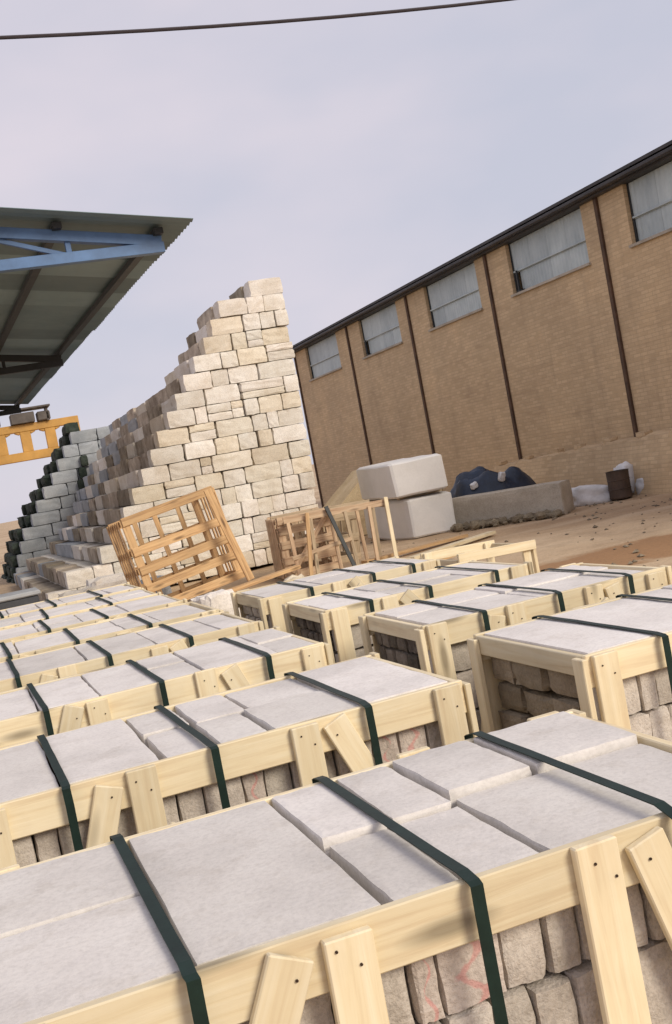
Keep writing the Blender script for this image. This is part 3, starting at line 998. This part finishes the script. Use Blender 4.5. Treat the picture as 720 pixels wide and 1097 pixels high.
B0, B1 = 1.90, 3.14
crate('stone crate with big brown split stones showing through its open end', B0, B1, 3.26, .90, [2.20, 2.62, 2.98], [2.42], auto_slabs(B0, B1, 61, .45), 4, True, 'big', 'brown_split', seed=30)
crate('stone crate with small dark split stones behind the open end facing the longer row', B0 - .02, B1 + .04, 4.58, .82, [2.17, 2.57, 2.95], [2.34, 2.76], auto_slabs(B0, B1, 62, .4), 3, True, 'small', 'dark_split', seed=31)
crate('stone crate in the shorter row, third back, its narrow open end packed with dark stones', B0 - .07, B1 - .04, 5.80, .82, [2.09, 2.46, 2.87], [2.20], auto_slabs(B0 - .07, B1 - .04, 63, .4), 3, False, 'small', 'dark_split', seed=32)
crate('farthest stone crate in the shorter row, in front of the red brown frames', B0 - .08, B1 - .06, 7.05, .82, [2.15, 2.6, 2.9], [2.35], auto_slabs(B0 - .08, B1 - .06, 64, .4), 2, False, 'small', 'split', seed=33)

# ------------------------------------------------------------------ empty wooden crates and frames
def empty_crate(name, label, cat, loc, rot, Wd, D, H, mat, group=None, mids=(.33, .66), slat_n=4, diag=False, top=True, sheet=None):
    root = thing(name, label, cat, loc, rot, group)
    t = .028
    for x in (.045, Wd - .045):
        for y in (t / 2, D - t / 2):
            board('post', mat, root, (x, y, 0), (x, y, H), .115, t, (0, 1, 0))
    for y in (-t / 2, D + t / 2):
        for z in [.07] + [H * m_ for m_ in mids] + [H - .055]:
            board('rail', mat, root, (0, y, z), (Wd, y, z + random.uniform(-.015, .015)), .125, t - .002, (0, 1, 0))
    for x in (-t / 2, Wd + t / 2):
        for z in [.08] + [H * m_ for m_ in mids] + [H - .065]:
            board('end_rail', mat, root, (x, .0, z), (x, D, z), .085, t - .004, (1, 0, 0))
        for q in range(slat_n):
            y = .08 + (D - .16) * q / max(1, slat_n - 1)
            board('slat', mat, root, (x * 1.0 + (t + .002) * (-1 if x < 0 else 1), y, .03), (x + (t + .002) * (-1 if x < 0 else 1), y + random.uniform(-.02, .02), H - .02), .06, .018, (1, 0, 0))
    for q in range(3):
        x = Wd * (.25 + .25 * q)
        board('slat', mat, root, (x, D - t - .012, .03), (x + random.uniform(-.04, .04), D - t - .012, H - .02), .075, .020, (0, 1, 0))
    if diag:
        board('brace', mat, root, (.1, -t - .013, .1), (Wd - .1, -t - .013, H - .12), .075, .022, (0, 1, 0))
    for q in range(5):
        y = .06 + (D - .12) * q / 4
        board('floor_slat', mat, root, (.02, y, .012), (Wd - .02, y, .012), .09, .018, (0, 0, 1))
    return root

empty_crate('empty_crate', 'empty orange brown slatted crate tipped up on one corner before the stone pile', 'crate', (2.52, 15.9, .03), (R(-4), R(-9), R(4)), 1.42, .95, 1.42, M['old_pine'], None, (.25, .44, .64), 6)
# a long plank propped on its tall side
tag(board('plank', M['old_pine'], None, (3.55, 15.75, 1.62), (3.93, 15.72, .22), .11, .035, (0, 1, 0)), 'long upright plank nailed slanting on the tipped crate\'s tall edge', 'plank')

empty_crate('wooden_frame', 'reddish brown slatted frame standing upright beside the stepped pile', 'frame', (4.72, 16.6, 0), (0, 0, R(-6)), .85, .8, .98, M['red_wood'], 'empty frames by the marble blocks', (.3, .55, .78), 7, True)
ts = thing('timber_trestle', 'long thin timber trestle with uneven legs in front of the white marble blocks', 'trestle', (4.75, 16.35, 0), (0, 0, R(-3)))
board('top_board', M['red_wood'], ts, (0, 0, .93), (1.72, .02, .90), .10, .035, (0, 1, 0))
board('top_board', M['grey_wood'], ts, (-.05, .62, .95), (1.60, .60, .92), .10, .035, (0, 1, 0))
for x, lean, m in ((.06, .03, 'red_wood'), (.42, -.04, 'grey_wood'), (.74, .02, 'red_wood'), (.98, .05, 'grey_wood'), (1.38, -.02, 'red_wood'), (1.66, .02, 'grey_wood')):
    board('leg', M[m], ts, (x + lean, -.03, 0), (x, -.03, .89), .055, .04, (0, 1, 0))
    board('leg', M[m], ts, (x - lean * 1.4, .66, 0), (x, .66, .90), .055, .04, (0, 1, 0))
for x in (.06, .74, 1.66):
    board('cross_bar', M['grey_wood'], ts, (x, -.02, .86), (x, .64, .88), .07, .03, (1, 0, 0))
board('cross_bar', M['red_wood'], ts, (.02, -.065, .34), (1.0, -.065, .46), .06, .022, (0, 1, 0))
for i, (a_, b_, m, lab) in enumerate((((4.92, 16.0, .02), (5.12, 16.26, .98), 'old_pine', 'thin loose lath leaning on the trestle next to the reddish frame'),
        ((5.62, 15.95, .02), (5.44, 16.27, 1.02), 'steel_dark', 'dark metal bar leaning on the middle of the timber trestle'),
        ((6.30, 15.95, .02), (6.42, 16.24, .98), 'pine', 'pale loose lath leaning on the marble end of the trestle'))):
    tag(board('lath' if i != 1 else 'metal_bar', M[m], None, a_, b_, .06, .03, (0, 1, 0)), lab, 'lath' if i != 1 else 'metal bar')
empty_crate('wooden_frame', 'grey brown frame leaning behind the long thin timber trestle', 'frame', (5.3, 17.6, 0), (R(4), R(3), R(10)), 1.1, .7, .85, M['grey_wood'], 'empty frames by the marble blocks', (.5,), 3)
# empty pine frame beyond the shorter row
er = thing('pine_frame', 'bare pale pine frame standing empty beyond the shorter row of crates', 'frame', (3.72, 8.1, 0), (0, 0, R(3)))
for (x, y) in ((.03, 0), (.62, 0), (.03, .6), (.62, .6)):
    board('post', M['pine'], er, (x, y, 0), (x, y, .78 - .03 * (x > .3)), .07, .03, (0, 1, 0))
board('post', M['pine'], er, (.70, .02, 0), (.70, .02, .74), .05, .03, (1, 0, 0))
for y in (-.03, .63):
    board('rail', M['pine'], er, (-.02, y, .745), (.70, y, .72), .075, .026, (0, 1, 0))
    board('rail', M['pine'], er, (-.02, y, .2), (.70, y, .2), .075, .026, (0, 1, 0))
for x in (-.01, .66):
    board('rail', M['pine'], er, (x, .0, .70), (x, .6, .70), .07, .024, (1, 0, 0))
tag(link('plastic_sheet', rough_mesh(.30, .42, .56, 6, .03, 77, .7), M['sack'], None, (3.92, 8.42, .30)), 'white wrapped block standing inside the bare pine frame', 'wrapped block')

# timber lying on the ground
planks = [((2.3, 15.0, .06), (4.6, 15.5, .28), 'old_pine', 'long plank sloping from the ground up past the tipped crate'),
          ((3.9, 14.6, .04), (6.0, 15.2, .04), 'grey_wood', 'grey brown plank lying flat in front of the reddish frames'),
          ((4.2, 13.6, .04), (6.6, 14.6, .05), 'old_pine', 'orange brown plank lying nearest the crates'),
          ((5.9, 16.3, .05), (8.0, 17.0, .05), 'old_pine', 'orange plank lying on the dirt in front of the marble blocks'),
          ((6.3, 15.4, .04), (8.3, 16.6, .04), 'pine', 'pale plank lying on the dirt before the marble blocks')]
for a, b, m, lab in planks:
    tag(board('plank', M[m], None, a, b, .16, .05, (0, 0, 1)), lab, 'plank', 'planks lying in the yard')
wb = rough_mesh(.30, .34, .62, 6, .02, 91, 1.0)
tag(link('stone_block', wb, M['pile'], None, (1.86, 8.7, .42), (0, 0, .2), (1.1, 1, 1.36)), 'upright whitish block standing in the gap beyond the two rows of crates', 'stone block')
for i, (x, y, s, lab) in enumerate(((2.2, 9.6, .34, 'small dark stone lump behind the upright whitish block'), (4.3, 13.4, .3, 'rounded brown stone lump beside the flat planks'), (4.35, 15.0, .26, 'pale stone lump below the tall edge of the tipped crate'))):
    tag(link('stone_lump', rough_mesh(s * 1.4, s, s * .8, 4, .05, 500 + i, 1.2), M[('dark_split', 'brown_split', 'pile')[i]], None, (x, y, s * .36)), lab, 'stone', 'loose stone lumps')

# ------------------------------------------------------------------ big blocks
def big_block(label, loc, dims, rz, seed, mat, tilt=(0, 0)):
    bm = bmesh.new()
    bmesh.ops.create_cube(bm, size=1)
    bmesh.ops.subdivide_edges(bm, edges=bm.edges, cuts=14, use_grid_fill=True)
    bmesh.ops.scale(bm, vec=dims, verts=bm.verts)
    rs = random.Random(seed)
    off = Vector((rs.uniform(0, 9), rs.uniform(0, 9), rs.uniform(0, 9)))
    for v in bm.verts:
        # round the corners a little, keep the sawn faces nearly flat
        q = Vector((v.co.x / dims[0] * 2, v.co.y / dims[1] * 2, v.co.z / dims[2] * 2))
        ext = sum(1 for c in q if abs(c) > .98)
        if ext >= 2:
            k = .022 * (1.7 if ext == 3 else 1)
            for a in range(3):
                if abs(q[a]) > .98: v.co[a] -= math.copysign(k, q[a])
        v.co += noise.noise_vector(v.co * 1.3 + off) * .022
    me = bpy.data.meshes.new('big_block')
    bm.to_mesh(me); bm.free()
    o = link('marble_block', me, mat, None, loc, (R(tilt[0]), R(tilt[1]), R(rz)))
    return tag(o, label, 'stone block', 'white marble blocks')
big_block('lower of two huge white marble blocks, resting on the dirt', (8.28, 19.95, .365), (.96, 2.1, .77), 3, 3, M['marble'])
big_block('upper huge white marble block balanced on the lower one', (8.24, 19.90, 1.125), (1.08, 2.2, .67), -4, 4, M['marble'], (0, -1))
# two bearers between them
for y in (19.2, 20.7):
    tag(board('bearer', M['grey_wood'], None, (7.82, y, .77), (8.72, y, .77), .08, .04, (0, 0, 1)),
        'dark timber bearer between the two marble blocks, at the ' + ('near' if y < 20 else 'far') + ' side', 'bearer', 'bearers between the marble blocks')

# tan wedge block
vs = [(-.62, -.5, 0), (.60, -.5, 0), (.60, .6, 0), (-.62, .6, 0), (-.62, -.48, .50), (.44, -.46, 1.16), (.60, -.46, .86), (.60, .5, .80), (.40, .5, 1.10), (-.60, .5, .48)]
fs = [(0, 3, 2, 1), (0, 1, 6, 5, 4), (4, 5, 8, 9), (5, 6, 7, 8), (1, 2, 7, 6), (2, 3, 9, 8, 7), (3, 0, 4, 9)]
bm = bmesh.new()
bv = [bm.verts.new(v) for v in vs]
for f in fs: bm.faces.new([bv[i] for i in f])
bmesh.ops.triangulate(bm, faces=bm.faces)
bmesh.ops.subdivide_edges(bm, edges=bm.edges, cuts=3, use_grid_fill=True)
for v in bm.verts: v.co += noise.noise_vector(v.co * 2.5) * .018
me = bpy.data.meshes.new('wedge'); bm.to_mesh(me); bm.free()
tag(link('wedge_stone', me, M['tan_stone'], None, (8.25, 22.9, 0), (0, 0, R(6)), (1.02, 1, 1.25)), 'tan wedge-shaped quarry stone between the stepped pile and the marble blocks', 'stone block')

# long concrete kerb slab
a, b = Vector((8.75, 19.15, 0)), Vector((10.12, 17.5, 0))
sl = rough_mesh((b - a).length + .2, .62, .60, 8, .018, 8, .8)
ang = math.atan2(b.y - a.y, b.x - a.x)
nrm = Vector((-math.sin(ang), math.cos(ang), 0))
if nrm.x < 0: nrm = -nrm
ctr = (a + b) / 2 + nrm * .31
tag(link('concrete_block', sl, M['concrete'], None, (ctr.x, ctr.y, .27), (0, 0, ang)), 'long low concrete block lying with rubble along its base', 'concrete block')

# rubble at its base
rv_, rf_ = [], []
rs = random.Random(5)
for i in range(110):
    tt = rs.uniform(.05, 1.05)
    p = a.lerp(b, tt) - nrm * abs(rs.gauss(.10, .16))
    s = rs.uniform(.05, .19)
    vv, ff = grid_cube(2)
    o0 = len(rv_)
    off = Vector((rs.uniform(0, 99),) * 3)
    for q in vv:
        d = q.normalized() * .5
        d = d * (.8 + .5 * noise.noise(q * 2 + off))
        rv_.append(p + Vector((d.x * s * 1.4, d.y * s, d.z * s + s * .3)))
    rf_ += [tuple(i_ + o0 for i_ in f) for f in ff]
rb = link('rubble', mesh_from('rubble', rv_, rf_), M['brown_split'])
rb['kind'] = 'stuff'
rb['label'] = 'broken stone rubble along the foot of the long concrete block'

gvv, gff = [], []
rs = random.Random(21)
oct_f = [(0, 2, 4), (2, 1, 4), (1, 3, 4), (3, 0, 4), (2, 0, 5), (1, 2, 5), (3, 1, 5), (0, 3, 5)]
for i in range(1700):
    x, y = rs.uniform(3.5, 12.6), rs.uniform(8.2, 26)
    if i % 3 == 0:
        x, y = rs.gauss(11.6, .8), rs.uniform(12, 22)
    if noise.noise(Vector((x * .5, y * .5, 4))) + rs.uniform(-.3, .3) < 0: continue
    s_ = rs.choice((.015, .02, .025, .03, .045)) * rs.uniform(.8, 1.3)
    an = rs.uniform(0, 3.14)
    o0 = len(gvv)
    for d in ((1, 0, 0), (-1, 0, 0), (0, 1, 0), (0, -1, 0), (0, 0, 1), (0, 0, -1)):
        k = rs.uniform(.6, 1.2) * s_
        gvv.append((x + (d[0] * math.cos(an) - d[1] * math.sin(an)) * k, y + (d[0] * math.sin(an) + d[1] * math.cos(an)) * k, max(-.05, gz(x, y)) + s_ * .25 + d[2] * k * .6))
    gff += [tuple(o0 + q for q in f) for f in oct_f]
gr = link('gravel', mesh_from('gravel', gvv, gff), M['brown_split'])
gr['kind'] = 'stuff'
gr['label'] = 'stone chips and gravel scattered over the dirt yard'

# navy tarpaulin heap with white sacks showing
hv, hf = [], []
nu, nv_ = 44, 16
for i in range(nv_ + 1):
    r = i / nv_
    for jx in range(nu):
        an = 2 * math.pi * jx / nu
        x, y = math.cos(an) * r, math.sin(an) * r
        h = (1 - r ** 5) * .86
        fold = .10 * noise.noise(Vector((math.cos(an) * 3, math.sin(an) * 3, r * 3))) + .05 * noise.noise(Vector((x * 9, y * 9, 2)))
        hv.append((x * 1.0 * (1 + fold), y * .62 * (1 + fold), max(-.03, h * (1 + .34 * noise.noise(Vector((x * 2.4, y * 2.4, 7)))) + fold * .5 * (r < .98))))
for i in range(nv_):
    for jx in range(nu):
        k = (jx + 1) % nu
        hf.append((i * nu + jx, (i + 1) * nu + jx, (i + 1) * nu + k, i * nu + k))
tag(link('tarpaulin_heap', mesh_from('tarp', hv, hf, True), M['tarp'], None, (10.55, 20.75, 0), (0, 0, R(-20))), 'rumpled heap under a dark navy tarpaulin behind the long concrete block', 'tarpaulin heap')
def sack(label, loc, s, rot, seed):
    verts, faces = grid_cube(8)
    out = []
    off = Vector((seed * 3.7, seed, 0))
    for q in verts:
        d = q.normalized() * .5
        p = d.lerp(q, .45)
        p *= 1 + .22 * noise.noise(q * 3 + off)
        out.append(Vector((p.x * s[0], p.y * s[1], p.z * s[2])))
    o = link('white_sack', mesh_from('sack', out, faces, True), M['sack'], None, loc, rot)
    return tag(o, label, 'sack', 'white sacks by the warehouse wall')
sack('white sack showing halfway along the navy heap', (10.55, 20.22, .74), (.15, .10, .20), (.3, .1, .3), 2)
sack('pale sack near the marble end of the navy heap', (10.02, 20.45, .66), (.17, .10, .13), (.2, -.4, .2), 3)
sack('white sack slumped on the dirt between the concrete block and the barrel', (11.42, 18.45, .12), (.85, .5, .42), (0, .12, -.3), 4)
sack('crumpled white sack lying beyond the dark barrel', (12.45, 18.05, .12), (.55, .4, .38), (0, 0, .4), 5)
sack('grey white sack standing upright against the dark barrel', (12.15, 18.35, .30), (.35, .35, .62), (0, .1, .2), 6)

# open rusty barrel
bl = thing('barrel', 'dark rusty open barrel standing between white sacks by the warehouse', 'barrel', (11.80, 18.05, 0))
vs, fs = [], []
seg = 24
prof2 = [(.0, .01), (.20, .01), (.20, .0), (.21, .02), (.205, .17), (.215, .18), (.205, .19), (.205, .34), (.215, .35), (.205, .36), (.21, .50), (.215, .52), (.195, .52), (.19, .05), (.0, .05)]
for r, z in prof2:
    for jx in range(seg):
        an = 2 * math.pi * jx / seg
        vs.append((r * math.cos(an), r * math.sin(an), z))
for i in range(len(prof2) - 1):
    for jx in range(seg):
        k = (jx + 1) % seg
        fs.append((i * seg + jx, i * seg + k, (i + 1) * seg + k, (i + 1) * seg + jx))
link('drum', mesh_from('drum', vs, fs, False), M['barrel'], bl)
